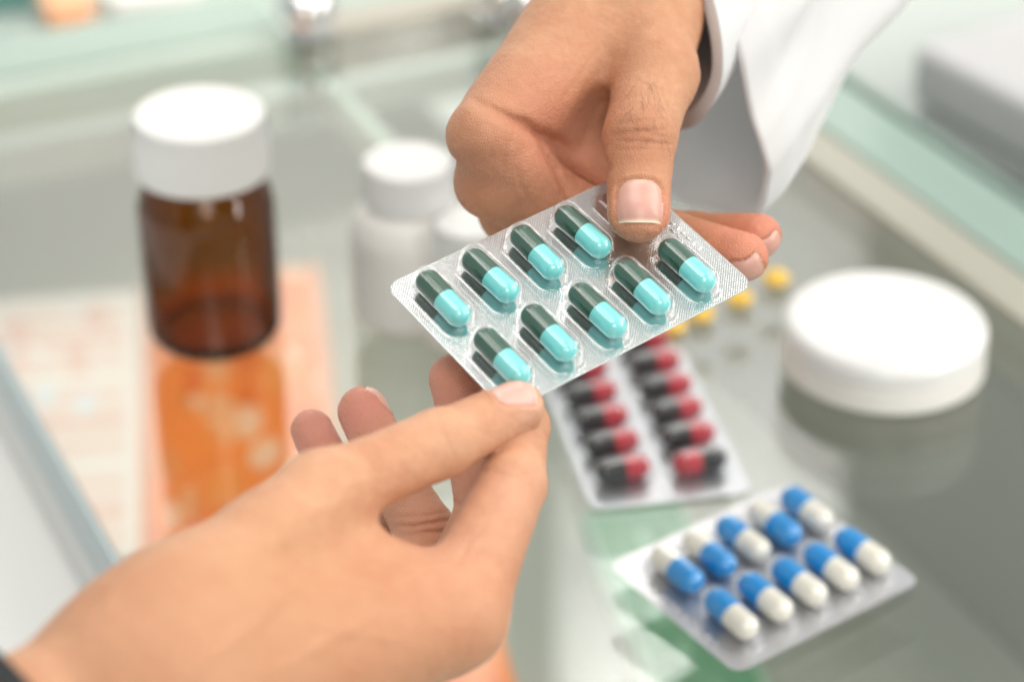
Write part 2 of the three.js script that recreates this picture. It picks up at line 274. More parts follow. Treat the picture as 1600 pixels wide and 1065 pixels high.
{ // the pack held between the two hands; its pose: x along the long side, y to the far side, z out of the pockets
  const ex = dirW(0.7939, -0.3958, 0.4617), ey = dirW(-0.6036, -0.6052, 0.5191), ez = dirW(0.074, -0.6907, -0.7193);
  const M = new THREE.Matrix4().makeBasis(ex.normalize(), ey.normalize(), ez.normalize()); M.setPosition(dirW(0.017493, -0.016479, 0.672078).add(V(0, EYE, 0)));
  const spots = [];
  for (let i = 0; i < 5; i++) spots.push([-0.00298 + (i - 2) * 0.01727, 0.0133, 0, false, i === 4 ? 'none' : '', i === 4 ? 0.35 : 1]);
  for (let i = 0; i < 5; i++) spots.push([-0.00298 + (i - 2) * 0.01727, -0.0152, 0, false]);
  const t = blister('blister_pack', 'silver blister pack of dark green and turquoise capsules held between two hands', {
    L: 0.093, W: 0.060, corner: 0.0048, spots, cap: { r: 0.0039, len: 0.0226 }, pocket: { R: 0.0051, hl: 0.0078, H: 0.0084 }, knurl: [0.00096, 0.00006], foil: std([0.72, 0.735, 0.74], 0.15, { metalness: 0.95 }),
    matA: gel([0.018, 0.085, 0.055]), matB: gel([0.19, 0.66, 0.66]) });
  place(t, M);
  const marks = [];                                                // stamped batch mark in the wide margin
  for (let i = 0; i < 11; i++) for (let k = 0; k < 2; k++) { const g = new THREE.SphereGeometry(0.5, 8, 6); g.scale(0.0018 + rnd() * 0.0008, 0.0007, 0.0007); g.rotateZ(rnd() * 3); g.translate(0.0400 + k * 0.0024 + rnd() * 0.0008, 0.017 - i * 0.0026, 0.0001); marks.push(g); }
  const mk = part(t, 'embossed_mark', mergeGeometries(marks), foilMat(0, 0.2)); mk.userData.kind = 'stuff';
}
const onCounter = (pc, px, lift, tiltX = 0, tiltY = 0) => {           // pc centre on the glass, px a point along the pack's +x
  const ex = px.clone().sub(pc).normalize(), ez = V(0, 1, 0), ey = ez.clone().cross(ex), M = new THREE.Matrix4().makeBasis(ex, ey, ez); M.multiply(new THREE.Matrix4().makeRotationFromEuler(new THREE.Euler(tiltX, tiltY, 0))); M.setPosition(pc.clone().add(V(0, lift, 0))); return M;
};
{ // blue and white pack
  const a = G(965, 880, 0.006), b = G(1242, 757, 0.006), c = G(1430, 905, 0.006), d = G(1135, 1055, 0.006), pc = a.clone().add(b).add(c).add(d).multiplyScalar(0.25).setY(0), ex = b.clone().sub(a).add(c).sub(d);
  const L = ex.length() / 2, W = d.clone().sub(a).add(c).sub(b).length() / 2, spots = [], pitch = L * 0.178;
  const far = [true, true, false, true, false];
  for (let i = 0; i < 5; i++) spots.push([(i - 1.86) * pitch, W * 0.205, 0.05 * (rnd() - 0.5), far[i]]);
  for (let i = 0; i < 5; i++) spots.push([(i - 1.86) * pitch, -W * 0.215, 0.05 * (rnd() - 0.5), false]);
  const r = 0.0050;
  const t = blister('blister_pack', 'silver blister pack of blue and white capsules lying on the glass', { L, W, corner: 0.005, spots, cap: { r, len: W * 0.35 }, pocket: { R: 0.0060, hl: W * 0.175 - r + 0.001, H: 0.0102 }, foil: foilMat(0.00008, 0.33, [0.56, 0.56, 0.59]), matA: gel([0.0, 0.26, 0.66]), matB: gel([0.78, 0.76, 0.68]) });
  const marks = []; for (let i = 0; i < 9; i++) { const g = new THREE.SphereGeometry(0.5, 8, 6); g.scale(0.0022 + rnd() * 0.001, 0.0009, 0.0009); g.rotateZ(rnd() * 3); g.translate(-L * 0.455 + rnd() * 0.001, W * (0.2 - i * 0.06), 0.0001); marks.push(g); }
  part(t, 'embossed_mark', mergeGeometries(marks), foilMat(0, 0.2)).userData.kind = 'stuff';
  place(t, onCounter(pc, pc.clone().add(ex), 0.006, 0.05, 0.0));
}
{ // black and red pack
  const a = G(1022, 588), b = G(1094, 742), l = G(972, 752), ex = a.clone().sub(b).normalize(), ey = V(0, 1, 0).cross(ex), right = G(1165, 770).sub(G(915, 808));
  const W = Math.abs(right.dot(ey)), pitch = a.distanceTo(b) / 4, gap = Math.abs(b.clone().sub(l).dot(ey)), L = pitch * 6.9, spots = [];
  for (let i = 0; i < 6; i++) for (const s of [-1, 1]) spots.push([-L / 2 + pitch * (0.98 + i), s * gap / 2, 0.05 * (rnd() - 0.5) + 0.12, !(i === 0 && s === -1)]);
  const r = 0.0048, t = blister('blister_pack', 'silver blister pack of black and red capsules lying on the glass', { L, W, corner: 0.006, spots, cap: { r, len: gap * 0.72 }, pocket: { R: 0.0056, hl: gap * 0.345 - r + 0.001, H: 0.0100 }, foil: foilMat(0.00008, 0.33, [0.50, 0.52, 0.55]), open: 0.0004, matA: gel([0.45, 0.014, 0.032]), matB: gel([0.012, 0.012, 0.014]) });
  const pc = b.clone().add(l).multiplyScalar(0.5).addScaledVector(ex, L / 2 - pitch * 0.98);
  place(t, onCounter(pc, pc.clone().add(ex), 0.0014));
}

// ------------------------------------------------------------------ hands: one continuous skin meshed from a distance field (millimetres)
const mm = (p) => [p.x * 1000, p.y * 1000, p.z * 1000];
const J = (px, py, z, r) => ({ p: mm(P(px, py, z)), r });
function bone(a, b, o = {}) {
  const d = [b.p[0] - a.p[0], b.p[1] - a.p[1], b.p[2] - a.p[2]]; return { a: a.p, d, dd: d[0] ** 2 + d[1] ** 2 + d[2] ** 2, r0: a.r, r1: b.r, w: o.waist ?? 0, f: o.flat ? [...mmDir(o.flat[0]), 1 / o.flat[1] - 1, Math.min(1, o.flat[1])] : null };
}
const mmDir = (v) => { const n = v.clone().normalize(); return [n.x, n.y, n.z]; };
function dBone(b, x, y, z) {
  x -= b.a[0]; y -= b.a[1]; z -= b.a[2];
  const t0 = (x * b.d[0] + y * b.d[1] + z * b.d[2]) / b.dd, t = t0 < 0 ? 0 : t0 > 1 ? 1 : t0;
  x -= b.d[0] * t; y -= b.d[1] * t; z -= b.d[2] * t;
  let k = 1;
  if (b.f) { const f = b.f, n = (x * f[0] + y * f[1] + z * f[2]) * f[3]; x += f[0] * n; y += f[1] * n; z += f[2] * n; k = f[4]; }
  return (Math.sqrt(x * x + y * y + z * z) - (b.r0 + (b.r1 - b.r0) * t - b.w * Math.sin(Math.PI * t))) * k;
}
const smin = (a, b, k) => { const h = k - Math.abs(a - b); return h > 0 ? Math.min(a, b) - h * h / (4 * k) : Math.min(a, b); };
function handField(H) {
  // H.palm: bones blended widely; H.fingers: chains, the first bone also blends with the palm; H.cuts: grooves and swellings
  return (x, y, z) => {
    let d = 1e9;
    for (const b of H.palm) d = smin(d, dBone(b, x, y, z), H.kPalm);
    let all = 1e9;
    for (const c of H.fingers) {
      let f = 1e9;
      for (let i = 0; i < c.length; i++) { const q = dBone(c[i], x, y, z); if (i === 0 && !c.free) d = smin(d, q, H.kWeb ?? 6); f = smin(f, q, 2.2); }
      all = smin(all, f, H.kFinger ?? 0.9);
    }
    d = smin(d, all, 1.1);
    if (d > 6 || d < -6) return d;
    for (const g of H.cuts) {
      const X = x - g.c[0], Y = y - g.c[1], Z = z - g.c[2], q = X * X + Y * Y + Z * Z;
      if (q > g.R2) continue;
      const fall = 1 - q / g.R2;
      if (g.line) { // crease: a thin groove across direction g.n, wavering
        const s = X * g.n[0] + Y * g.n[1] + Z * g.n[2] + (g.amp > 1 ? 0.15 : 0.5) * noise(x * 0.25, y * 0.25, z * 0.25) * g.w; d += g.amp * Math.exp(-s * s / (g.w * g.w)) * fall;
      } else d -= g.amp * fall * fall;
    }
    for (const nl of H.nails) d += nailGroove(nl, x, y, z);
    return d;
  };
}
// nails: centre c, along t (to the tip), up n, half sizes w, l
function nail(px, py, z, tdir, ndir, w, l) {
  const n = ndir.clone().normalize(), t = tdir.clone().addScaledVector(n, -tdir.dot(n)).normalize(), s = t.clone().cross(n); return { c: mm(P(px, py, z)), t: [t.x, t.y, t.z], n: [n.x, n.y, n.z], s: [s.x, s.y, s.z], w, l };
}
function nailGroove(k, x, y, z) {
  x -= k.c[0]; y -= k.c[1]; z -= k.c[2];
  const up = x * k.n[0] + y * k.n[1] + z * k.n[2]; if (up < -3 || up > 9) return 0;
  const u = (x * k.s[0] + y * k.s[1] + z * k.s[2]) / k.w, v = (x * k.t[0] + y * k.t[1] + z * k.t[2]) / k.l;
  if (Math.abs(u) > 1.5 || Math.abs(v) > 1.5) return 0;
  const e = Math.pow(u * u * u * u + v * v * v * v, 0.25);
  const side = v > 0.8 ? 0.5 : 1;
  return side * (0.38 * Math.exp(-(((e - 1.02) / 0.09) ** 2)) - 0.30 * Math.exp(-(((e - 1.22) / 0.12) ** 2))) + (e < 1 ? 0.22 : 0);
}
function nets(field, lo, hi, h, planes = []) {                         // surface nets on a sparse grid
  const B = 8, nb = [0, 1, 2].map((i) => Math.ceil((hi[i] - lo[i]) / h / B)), N = nb.map((n) => n * B + 1);
  const vals = new Map(), bk = (i, j, k) => (k * nb[1] + j) * nb[0] + i;
  const half = h * B / 2 * Math.sqrt(3) + 2.5 * h + 1.0;
  for (let k = 0; k < nb[2]; k++) for (let j = 0; j < nb[1]; j++) for (let i = 0; i < nb[0]; i++) {
    const d = field(lo[0] + (i + 0.5) * B * h, lo[1] + (j + 0.5) * B * h, lo[2] + (k + 0.5) * B * h);
    if (Math.abs(d) > half) continue;
    const a = new Float32Array(9 * 9 * 9); let q = 0;
    for (let c = 0; c <= B; c++) for (let b = 0; b <= B; b++) for (let e = 0; e <= B; e++) a[q++] = field(lo[0] + (i * B + e) * h, lo[1] + (j * B + b) * h, lo[2] + (k * B + c) * h);
    vals.set(bk(i, j, k), a);
  }
  const vid = new Map(), pos = [], idx = [], key = (x, y, z) => (z * N[1] + y) * N[0] + x;
  const at = (a, x, y, z) => a[(z * 9 + y) * 9 + x];
  for (const [b, a] of vals) {
    const bi = b % nb[0], bj = Math.floor(b / nb[0]) % nb[1], bkk = Math.floor(b / nb[0] / nb[1]);
    for (let z = 0; z < B; z++) for (let y = 0; y < B; y++) for (let x = 0; x < B; x++) {
      let n = 0, sx = 0, sy = 0, sz = 0, m = 0; const c = [];
      for (let q = 0; q < 8; q++) { const v = at(a, x + (q & 1), y + ((q >> 1) & 1), z + (q >> 2)); c.push(v); if (v < 0) m |= 1 << q; }
      if (m === 0 || m === 255) continue;
      for (let q = 0; q < 8; q++) for (let s = 0; s < 3; s++) { const r = q | (1 << s); if (r === q) continue; if ((c[q] < 0) !== (c[r] < 0)) { const t = c[q] / (c[q] - c[r]); sx += (q & 1) + (s === 0 ? t : 0); sy += ((q >> 1) & 1) + (s === 1 ? t : 0); sz += (q >> 2) + (s === 2 ? t : 0); n++; } }
      vid.set(key(bi * B + x, bj * B + y, bkk * B + z), pos.length / 3);
      pos.push(lo[0] + (bi * B + x + sx / n) * h, lo[1] + (bj * B + y + sy / n) * h, lo[2] + (bkk * B + z + sz / n) * h);
    }
  }
  for (const [b, a] of vals) {
    const bi = b % nb[0], bj = Math.floor(b / nb[0]) % nb[1], bkk = Math.floor(b / nb[0] / nb[1]);
    for (let z = 0; z < B; z++) for (let y = 0; y < B; y++) for (let x = 0; x < B; x++) {
      const v0 = at(a, x, y, z), X = bi * B + x, Y = bj * B + y, Z = bkk * B + z;
      const quad = (k1, k2, k3, k4, flip) => { const q = [vid.get(k1), vid.get(k2), vid.get(k3), vid.get(k4)]; if (q.some((t) => t === undefined)) return; if (flip) q.reverse(); idx.push(q[0], q[1], q[2], q[0], q[2], q[3]); };
      let v = at(a, x + 1, y, z); if ((v0 < 0) !== (v < 0)) quad(key(X, Y - 1, Z - 1), key(X, Y, Z - 1), key(X, Y, Z), key(X, Y - 1, Z), v0 >= 0);
      v = at(a, x, y + 1, z); if ((v0 < 0) !== (v < 0)) quad(key(X - 1, Y, Z - 1), key(X - 1, Y, Z), key(X, Y, Z), key(X, Y, Z - 1), v0 >= 0);
      v = at(a, x, y, z + 1); if ((v0 < 0) !== (v < 0)) quad(key(X - 1, Y - 1, Z), key(X, Y - 1, Z), key(X, Y, Z), key(X - 1, Y, Z), v0 >= 0);
    }
  }
  return { pos: new Float32Array(pos), idx };
}
function skinMesh(H, h) {
  const f0 = handField(H);
  const f = (x, y, z) => { let d = f0(x, y, z); return d; };
  const lo = [1e9, 1e9, 1e9], hi = [-1e9, -1e9, -1e9];
  for (const b of [...H.palm, ...H.fingers.flat()]) for (let i = 0; i < 3; i++) for (const e of [b.a[i], b.a[i] + b.d[i]]) { const r = Math.max(b.r0, b.r1) + 4; lo[i] = Math.min(lo[i], e - r); hi[i] = Math.max(hi[i], e + r); }
  const { pos, idx } = nets(f, lo, hi, h);
  const n = pos.length / 3, nor = new Float32Array(n * 3), col = new Float32Array(n * 3), uv = new Float32Array(n * 2), out = new Float32Array(n * 3), e = 0.45;
  const U = H.uvAxes;
  for (let i = 0; i < n; i++) {
    let x = pos[3 * i], y = pos[3 * i + 1], z = pos[3 * i + 2];
    const fine = (X, Y, Z) => f(X, Y, Z) + 0.09 * noise(X * 0.8, Y * 0.8, Z * 0.8) + 0.16 * noise(X * 0.22, Y * 0.22, Z * 0.22);
    const gx = fine(x + e, y, z) - fine(x - e, y, z), gy = fine(x, y + e, z) - fine(x, y - e, z), gz = fine(x, y, z + e) - fine(x, y, z - e), l = Math.hypot(gx, gy, gz) || 1;
    nor[3 * i] = gx / l; nor[3 * i + 1] = gy / l; nor[3 * i + 2] = gz / l;
    const dd = fine(x, y, z) * 0.9; x -= gx / l * dd; y -= gy / l * dd; z -= gz / l * dd;
    out[3 * i] = x / 1000; out[3 * i + 1] = y / 1000; out[3 * i + 2] = z / 1000;
    const m1 = noise(x * 0.06, y * 0.06, z * 0.06), m2 = noise(x * 0.28 + 9, y * 0.28, z * 0.28), m3 = noise(x * 1.1, y * 1.1 + 5, z * 1.1);
    let c = H.tone.map((t, k) => t * (1 + [0.08, 0.16, 0.20][k] * m1 + [0.05, 0.11, 0.13][k] * m2 + 0.06 * m3));
    for (const s of H.blush) { const q = ((x - s.c[0]) ** 2 + (y - s.c[1]) ** 2 + (z - s.c[2]) ** 2) / (s.r * s.r); if (q > 6) continue; const a = s.a * Math.exp(-q) * (1 + 0.3 * m2); c = c.map((t, k) => t + (s.col[k] - t) * clamp(a, 0, 1)); }
    col.set(c, 3 * i);
    uv[2 * i] = (x * U[0][0] + y * U[0][1] + z * U[0][2]) / 1000; uv[2 * i + 1] = (x * U[1][0] + y * U[1][1] + z * U[1][2]) / 1000;
  }
  const g = new THREE.BufferGeometry(); g.setAttribute('position', new THREE.BufferAttribute(out, 3)); g.setAttribute('normal', new THREE.BufferAttribute(nor, 3)); g.setAttribute('color', new THREE.BufferAttribute(col, 3)); g.setAttribute('uv', new THREE.BufferAttribute(uv, 2)); g.setIndex(idx);
  return { g, f };
}
function nailMesh(k, f, free = 0.7) {
  const nu = 28, nv = 32, pos = [], col = [], idx = [], rows = (nu + 1) * (nv + 1);
  for (const layer of [0, 1]) for (let j = 0; j <= nv; j++) for (let i = 0; i <= nu; i++) {
    let u = i / nu * 2 - 1, v = j / nv * 2 - 1;
    // square to rounded plate
    const hw = Math.pow(1 - Math.pow(Math.max(0, -v), 3.2) * 0.72, 0.5) * (1 - 0.10 * Math.pow(Math.max(0, v), 4)); const uu = u * hw;
    const vv = v + (v > 0.8 ? 0 : 0) - 0.16 * u * u * (v > 0 ? v : 0);
    const X = [0, 1, 2].map((q) => k.c[q] + k.s[q] * uu * k.w + k.t[q] * vv * k.l);
    let hgt = 14; for (let it = 0; it < 40; it++) { const d = f(X[0] + k.n[0] * hgt, X[1] + k.n[1] * hgt, X[2] + k.n[2] * hgt); if (d < 0.01) break; hgt -= d * 0.9; if (hgt < -6) break; }
    const ed = Math.max(Math.abs(u), -v);
    // free edge keeps the plate's own curve instead of following the fingertip down
    let lift = 0.34 - 0.28 * Math.pow(ed, 6);
    pos.push({ X, hgt, lift, v, u });
  }
  const P0 = [], c0 = [];
  for (let layer = 0; layer < 2; layer++) for (let j = 0; j <= nv; j++) for (let i = 0; i <= nu; i++) {
    const q = pos[layer * rows + j * (nu + 1) + i]; let hg = q.hgt;
    if (q.v > free) { const jr = Math.round((free + 1) / 2 * nv), ref = pos[jr * (nu + 1) + i], ref2 = pos[(jr - 4) * (nu + 1) + i]; hg = Math.max(hg - 0.02, ref.hgt + (ref.hgt - ref2.hgt) / 4 * (j - jr) * 1.0); }
    const y = hg + q.lift - layer * 0.45;
    for (let a = 0; a < 3; a++) P0.push((q.X[a] + k.n[a] * y) / 1000);
    const w = clamp((q.v - (free + 0.05)) / 0.10, 0, 1), lun = Math.exp(-(((q.v + 0.95) / 0.22) ** 2 + (q.u / 0.5) ** 2));
    const base = k.tone ?? [0.58, 0.32, 0.26]; c0.push(...base.map((b, a) => { let t = b * (1 + 0.04 * noise(q.u * 6, q.v * 1.2, 3)); t += ([0.80, 0.66, 0.50][a] - t) * w * 0.8; t += ([0.74, 0.55, 0.48][a] - t) * lun * 0.6; return t; }));
  }
  const id = (l, j, i) => l * rows + j * (nu + 1) + i;
  for (let j = 0; j < nv; j++) for (let i = 0; i < nu; i++) { idx.push(id(0, j, i), id(0, j, i + 1), id(0, j + 1, i + 1), id(0, j, i), id(0, j + 1, i + 1), id(0, j + 1, i)); idx.push(id(1, j, i), id(1, j + 1, i + 1), id(1, j, i + 1), id(1, j, i), id(1, j + 1, i), id(1, j + 1, i + 1)); }
  const rim = (a, b) => idx.push(id(0, ...a), id(1, ...a), id(0, ...b), id(0, ...b), id(1, ...a), id(1, ...b));
  for (let i = 0; i < nu; i++) { rim([nv, i], [nv, i + 1]); rim([0, i], [0, i + 1]); } for (let j = 0; j < nv; j++) { rim([j, 0], [j + 1, 0]); rim([j, nu], [j + 1, nu]); }
  const g = new THREE.BufferGeometry(); g.setAttribute('position', new THREE.Float32BufferAttribute(P0, 3)); g.setAttribute('color', new THREE.Float32BufferAttribute(c0, 3)); g.setIndex(idx); g.computeVertexNormals(); return g;
}
const skinBump = dataTex(512, (u, v) => {                               // fine criss-cross skin lines, tiles every 12 mm
  let m = 1e9, m2 = 1e9; const S = 15, x = u * S, y = v * S, i = Math.floor(x), j = Math.floor(y);
  for (let a = -1; a <= 1; a++) for (let b = -1; b <= 1; b++) { const I = ((i + a) % S + S) % S, K = ((j + b) % S + S) % S, dx = i + a + hash(I, K, 1) - x, dy = j + b + hash(I, K, 2) - y, d = dx * dx + dy * dy; if (d < m) { m2 = m; m = d; } else if (d < m2) m2 = d; }
  return clamp((Math.sqrt(m2) - Math.sqrt(m)) * 2.2, 0, 1);
});
skinBump.repeat.set(1 / 0.012, 1 / 0.012);
const skinMat = () => new THREE.MeshPhysicalMaterial({ vertexColors: true, roughness: 0.46, bumpMap: skinBump, bumpScale: 0.00013, sheen: 0.25, sheenRoughness: 0.5, sheenColor: new THREE.Color(0.9, 0.5, 0.4), ior: 1.4 });
const nailMat = new THREE.MeshPhysicalMaterial({ vertexColors: true, roughness: 0.36, clearcoat: 0.12, clearcoatRoughness: 0.3 });
const crease = (px, py, z, n, R, amp, w) => ({ line: true, c: mm(P(px, py, z)), n: mmDir(n), R2: R * R, amp, w });
const bulge = (px, py, z, R, amp) => ({ c: mm(P(px, py, z)), R2: R * R, amp });
const blush = (px, py, z, r, a, col) => ({ c: mm(P(px, py, z)), r, a, col });
const D = dirW;

// ---- the person in the white coat (right hand, thumb on top of the pack)
{
  const t = thing('person', 'person in a white coat pressing a thumb onto the silver pack from the upper right', 'person');
  const wr = J(985, -30, 756, 22), fore = J(1090, -330, 850, 26);
  const tc = J(1010, 15, 740, 17), tm = J(1022, 118, 714, 13.2), ti = J(1000, 215, 695, 11.1), tt = J(998, 331, 681, 9.4);
  const im = J(756, 212, 694, 10.4), ip = J(850, 300, 708, 9.6), id = J(950, 352, 716, 8.6), it = J(1035, 380, 706, 7.4);
  const mmc = J(766, 285, 706, 10.2), mp = J(875, 352, 732, 9.6), md = J(1050, 372, 722, 8.4), mt = J(1163, 401, 699, 7.5);
  const rm = J(800, 330, 738, 10), rp = J(925, 352, 752, 9.2), rd = J(1090, 372, 735, 8.2), rt = J(1186, 369, 716, 7.2);
  const pm = J(835, 330, 765, 9.5), pp = J(925, 345, 778, 8.2), pd = J(1010, 365, 772, 7.4), pt = J(1060, 372, 764, 6.6);
  const H = {
    tone: [0.50, 0.245, 0.135], kPalm: 9, kWeb: 5,
    palm: [bone(fore, wr), bone(wr, im), bone(J(960, 0, 755, 20), J(780, 190, 704, 10)), bone(wr, mmc), bone(J(1000, -10, 770, 18), rm), bone(J(1010, 0, 780, 16), pm), bone(wr, tc), bone(tc, tm), bone(J(985, 60, 735, 15), J(800, 180, 708, 9.5)), bone(J(930, 90, 735, 14), J(860, 195, 722, 9)), bone(J(890, 222, 724, 11), J(985, 292, 729, 11))],
    fingers: [
      [bone(tm, ti, { waist: 0.5 }), bone(ti, tt, { waist: 0.2, flat: [D(0, -0.55, -0.83), 0.9] })],
      [bone(im, ip), bone(ip, id), bone(id, it)], [bone(mmc, mp), bone(mp, md), bone(md, mt)], [bone(rm, rp), bone(rp, rd), bone(rd, rt)], [bone(pm, pp), bone(pp, pd), bone(pd, pt)]],
    nails: [], cuts: [
      crease(996, 206, 684, D(0.10, 1, 0.05), 10, 0.5, 0.8), crease(1010, 222, 683, D(-0.06, 1, 0.05), 10, 0.48, 0.75), crease(1000, 234, 683, D(0.02, 1, 0.05), 9, 0.32, 0.65), crease(1015, 208, 684, D(-0.2, 1, 0.05), 6, 0.36, 0.6), crease(1000, 190, 685, D(0.12, 1, 0.05), 9, 0.32, 0.8), crease(1010, 160, 690, D(0.35, 1, 0.05), 11, 0.16, 0.8), crease(1030, 140, 694, D(-0.4, 1, 0.05), 11, 0.14, 0.8),
      bulge(1003, 214, 684, 11, 0.7),
      crease(848, 212, 692, D(-0.45, 0.89, 0.1), 26, 2.8, 2.0), crease(868, 270, 700, D(0.85, -0.5, 0.1), 15, 1.6, 1.4), crease(820, 150, 705, D(0.5, 0.85, 0), 18, 0.25, 1), crease(905, 120, 712, D(0.8, 0.6, 0), 18, 0.22, 1.1), crease(790, 250, 690, D(0.95, 0.3, 0), 12, 0.25, 0.9), crease(775, 268, 690, D(0.9, 0.45, 0), 12, 0.22, 0.8), crease(735, 250, 690, D(0.1, 1, 0), 13, 0.9, 2.2), crease(820, 300, 698, D(0.9, -0.45, 0), 12, 0.4, 0.9), crease(930, 185, 712, D(0.9, 0.4, 0), 14, 0.8, 1.8), bulge(915, 190, 716, 15, -2.4), bulge(760, 215, 685, 16, 0.6), bulge(840, 160, 705, 22, 1.2)],
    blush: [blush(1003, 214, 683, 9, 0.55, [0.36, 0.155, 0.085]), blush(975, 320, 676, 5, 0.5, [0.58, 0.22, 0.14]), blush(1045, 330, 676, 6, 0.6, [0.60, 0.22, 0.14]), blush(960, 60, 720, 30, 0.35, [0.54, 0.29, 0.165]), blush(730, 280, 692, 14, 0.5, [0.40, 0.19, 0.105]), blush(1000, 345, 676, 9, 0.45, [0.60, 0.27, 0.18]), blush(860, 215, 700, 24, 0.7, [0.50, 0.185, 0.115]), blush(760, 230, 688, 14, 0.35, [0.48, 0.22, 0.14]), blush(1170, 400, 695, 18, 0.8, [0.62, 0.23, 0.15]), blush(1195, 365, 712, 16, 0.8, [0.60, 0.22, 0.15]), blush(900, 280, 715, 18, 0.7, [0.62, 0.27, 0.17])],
    uvAxes: [mmDir(D(1, 0, 0.2)), mmDir(D(0, 0.9, -0.4))],
  };
  const dT = D(0, 1, -0.12);
  H.nails.push(nail(999, 331, 681, dT, D(-0.02, -0.42, -0.9), 6.9, 6.9));
  const nA = nail(1166, 408, 697, D(1, 0.30, -0.5), D(0.12, 0.86, -0.5), 4.7, 5.0), nB = nail(1192, 370, 716, D(1, 0.1, -0.4), D(0.3, 0.70, -0.66), 4.6, 4.8);
  H.nails.push(nA, nB);
  const { g, f } = skinMesh(H, 0.62), hand = part(t, 'hand', g, skinMat());
  H.nails.forEach((k, i) => part(hand, 'nail', nailMesh(k, f, i ? 0.88 : 0.80), nailMat));
  // short dark hairs on the thumb
  const hairs = [], grad = (x) => { const e = 0.6, v = [f(x[0] + e, x[1], x[2]) - f(x[0] - e, x[1], x[2]), f(x[0], x[1] + e, x[2]) - f(x[0], x[1] - e, x[2]), f(x[0], x[1], x[2] + e) - f(x[0], x[1], x[2] - e)]; return V(...v).normalize(); };
  for (let i = 0; i < 70; i++) {
    let x = mm(P(1012 + 84 * (rnd() - 0.5), 70 + rnd() * 130, 672)), ok = false; const n = mmDir(D(0.05, -0.3, -0.95));
    for (let q = 0; q < 60; q++) { const d = f(x[0], x[1], x[2]); x = x.map((v, c) => v - n[c] * d * 0.8); if (Math.abs(d) < 0.02) { ok = true; break; } }
    if (!ok) continue;
    const N = grad(x), p0 = V(...x).multiplyScalar(0.001), dir = D(-0.3 + rnd() * 0.6, 1, 0); dir.addScaledVector(N, -dir.dot(N)).normalize(); const L = 0.003 + rnd() * 0.003;
    hairs.push(new THREE.TubeGeometry(new THREE.QuadraticBezierCurve3(p0, p0.clone().addScaledVector(dir, L * 0.5).addScaledVector(N, 0.0007), p0.clone().addScaledVector(dir, L).addScaledVector(N, 0.0004)), 4, 0.000016 + rnd() * 0.000012, 4));
  }
  const hr = part(hand, 'hair', mergeGeometries(hairs), std([0.05, 0.03, 0.02], 0.5)); hr.userData.kind = 'stuff';
  // coat sleeve: a wide cuff opening turned to the hand
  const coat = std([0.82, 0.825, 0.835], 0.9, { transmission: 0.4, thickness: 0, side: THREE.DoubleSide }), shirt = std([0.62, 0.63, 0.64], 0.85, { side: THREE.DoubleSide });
  function sleeve(name, rim, d, len, grow, mat, thick, fold) {
    const c = new THREE.CatmullRomCurve3(rim, true), n = 96, m = 110, pos = [], idx = [], mid = rim.reduce((a, b) => a.add(b), V(0, 0, 0)).multiplyScalar(1 / rim.length), pts = c.getPoints(n).slice(0, n);
    for (const inner of [0, 1]) for (let j = 0; j <= m; j++) for (let i = 0; i < n; i++) {
      const s = j / m, p = pts[i].clone(), out = p.clone().sub(mid); p.add(out.clone().multiplyScalar(grow * Math.sin(Math.min(1, s) * Math.PI / 2))).addScaledVector(d, len * s);
      const a = i / n * Math.PI * 2, w = fold * (noise(Math.cos(a) * 1.6 + 3, Math.sin(a) * 1.6 + s * 1.2, s * 2.4) + 0.5 * noise(Math.cos(a) * 3.2, Math.sin(a) * 3.2, s * 6 + 4)) * Math.min(1, s * 6 + 0.25);
      out.normalize(); const hem = name === 'coat_sleeve' ? 0.0009 * (1 / (1 + Math.exp((s - 0.075) * 400))) - 0.0007 * Math.exp(-(((s - 0.068) / 0.006) ** 2)) : 0; p.addScaledVector(out, w + hem * (1 - inner) - inner * thick); pos.push(p.x, p.y, p.z);
    }
    const id = (l, j, i) => (l * (m + 1) + j) * n + (i % n);
    for (const l of [0, 1]) for (let j = 0; j < m; j++) for (let i = 0; i < n; i++) { const q = [id(l, j, i), id(l, j, i + 1), id(l, j + 1, i + 1), id(l, j + 1, i)]; l ? idx.push(q[0], q[2], q[1], q[0], q[3], q[2]) : idx.push(q[0], q[1], q[2], q[0], q[2], q[3]); }
    for (let i = 0; i < n; i++) idx.push(id(0, 0, i), id(1, 0, i), id(0, 0, i + 1), id(0, 0, i + 1), id(1, 0, i), id(1, 0, i + 1));
    const gg = new THREE.BufferGeometry(); gg.setAttribute('position', new THREE.Float32BufferAttribute(pos, 3)); gg.setIndex(idx); gg.computeVertexNormals(); return part(t, name, gg, mat);
  }
  const arm = D(0.50, -0.80, 0.42).normalize();
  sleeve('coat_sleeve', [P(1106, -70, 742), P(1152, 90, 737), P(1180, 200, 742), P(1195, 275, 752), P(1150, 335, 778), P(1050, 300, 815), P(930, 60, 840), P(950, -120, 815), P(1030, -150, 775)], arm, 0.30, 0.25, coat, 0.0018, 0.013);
  sleeve('shirt_cuff', [P(1096, -40, 732), P(1126, 60, 729), P(1126, 130, 733), P(1092, 190, 744), P(1020, 190, 775), P(900, 60, 800), P(905, -60, 790), P(1000, -110, 750)], arm, 0.10, 0.12, shirt, 0.0055, 0.001);
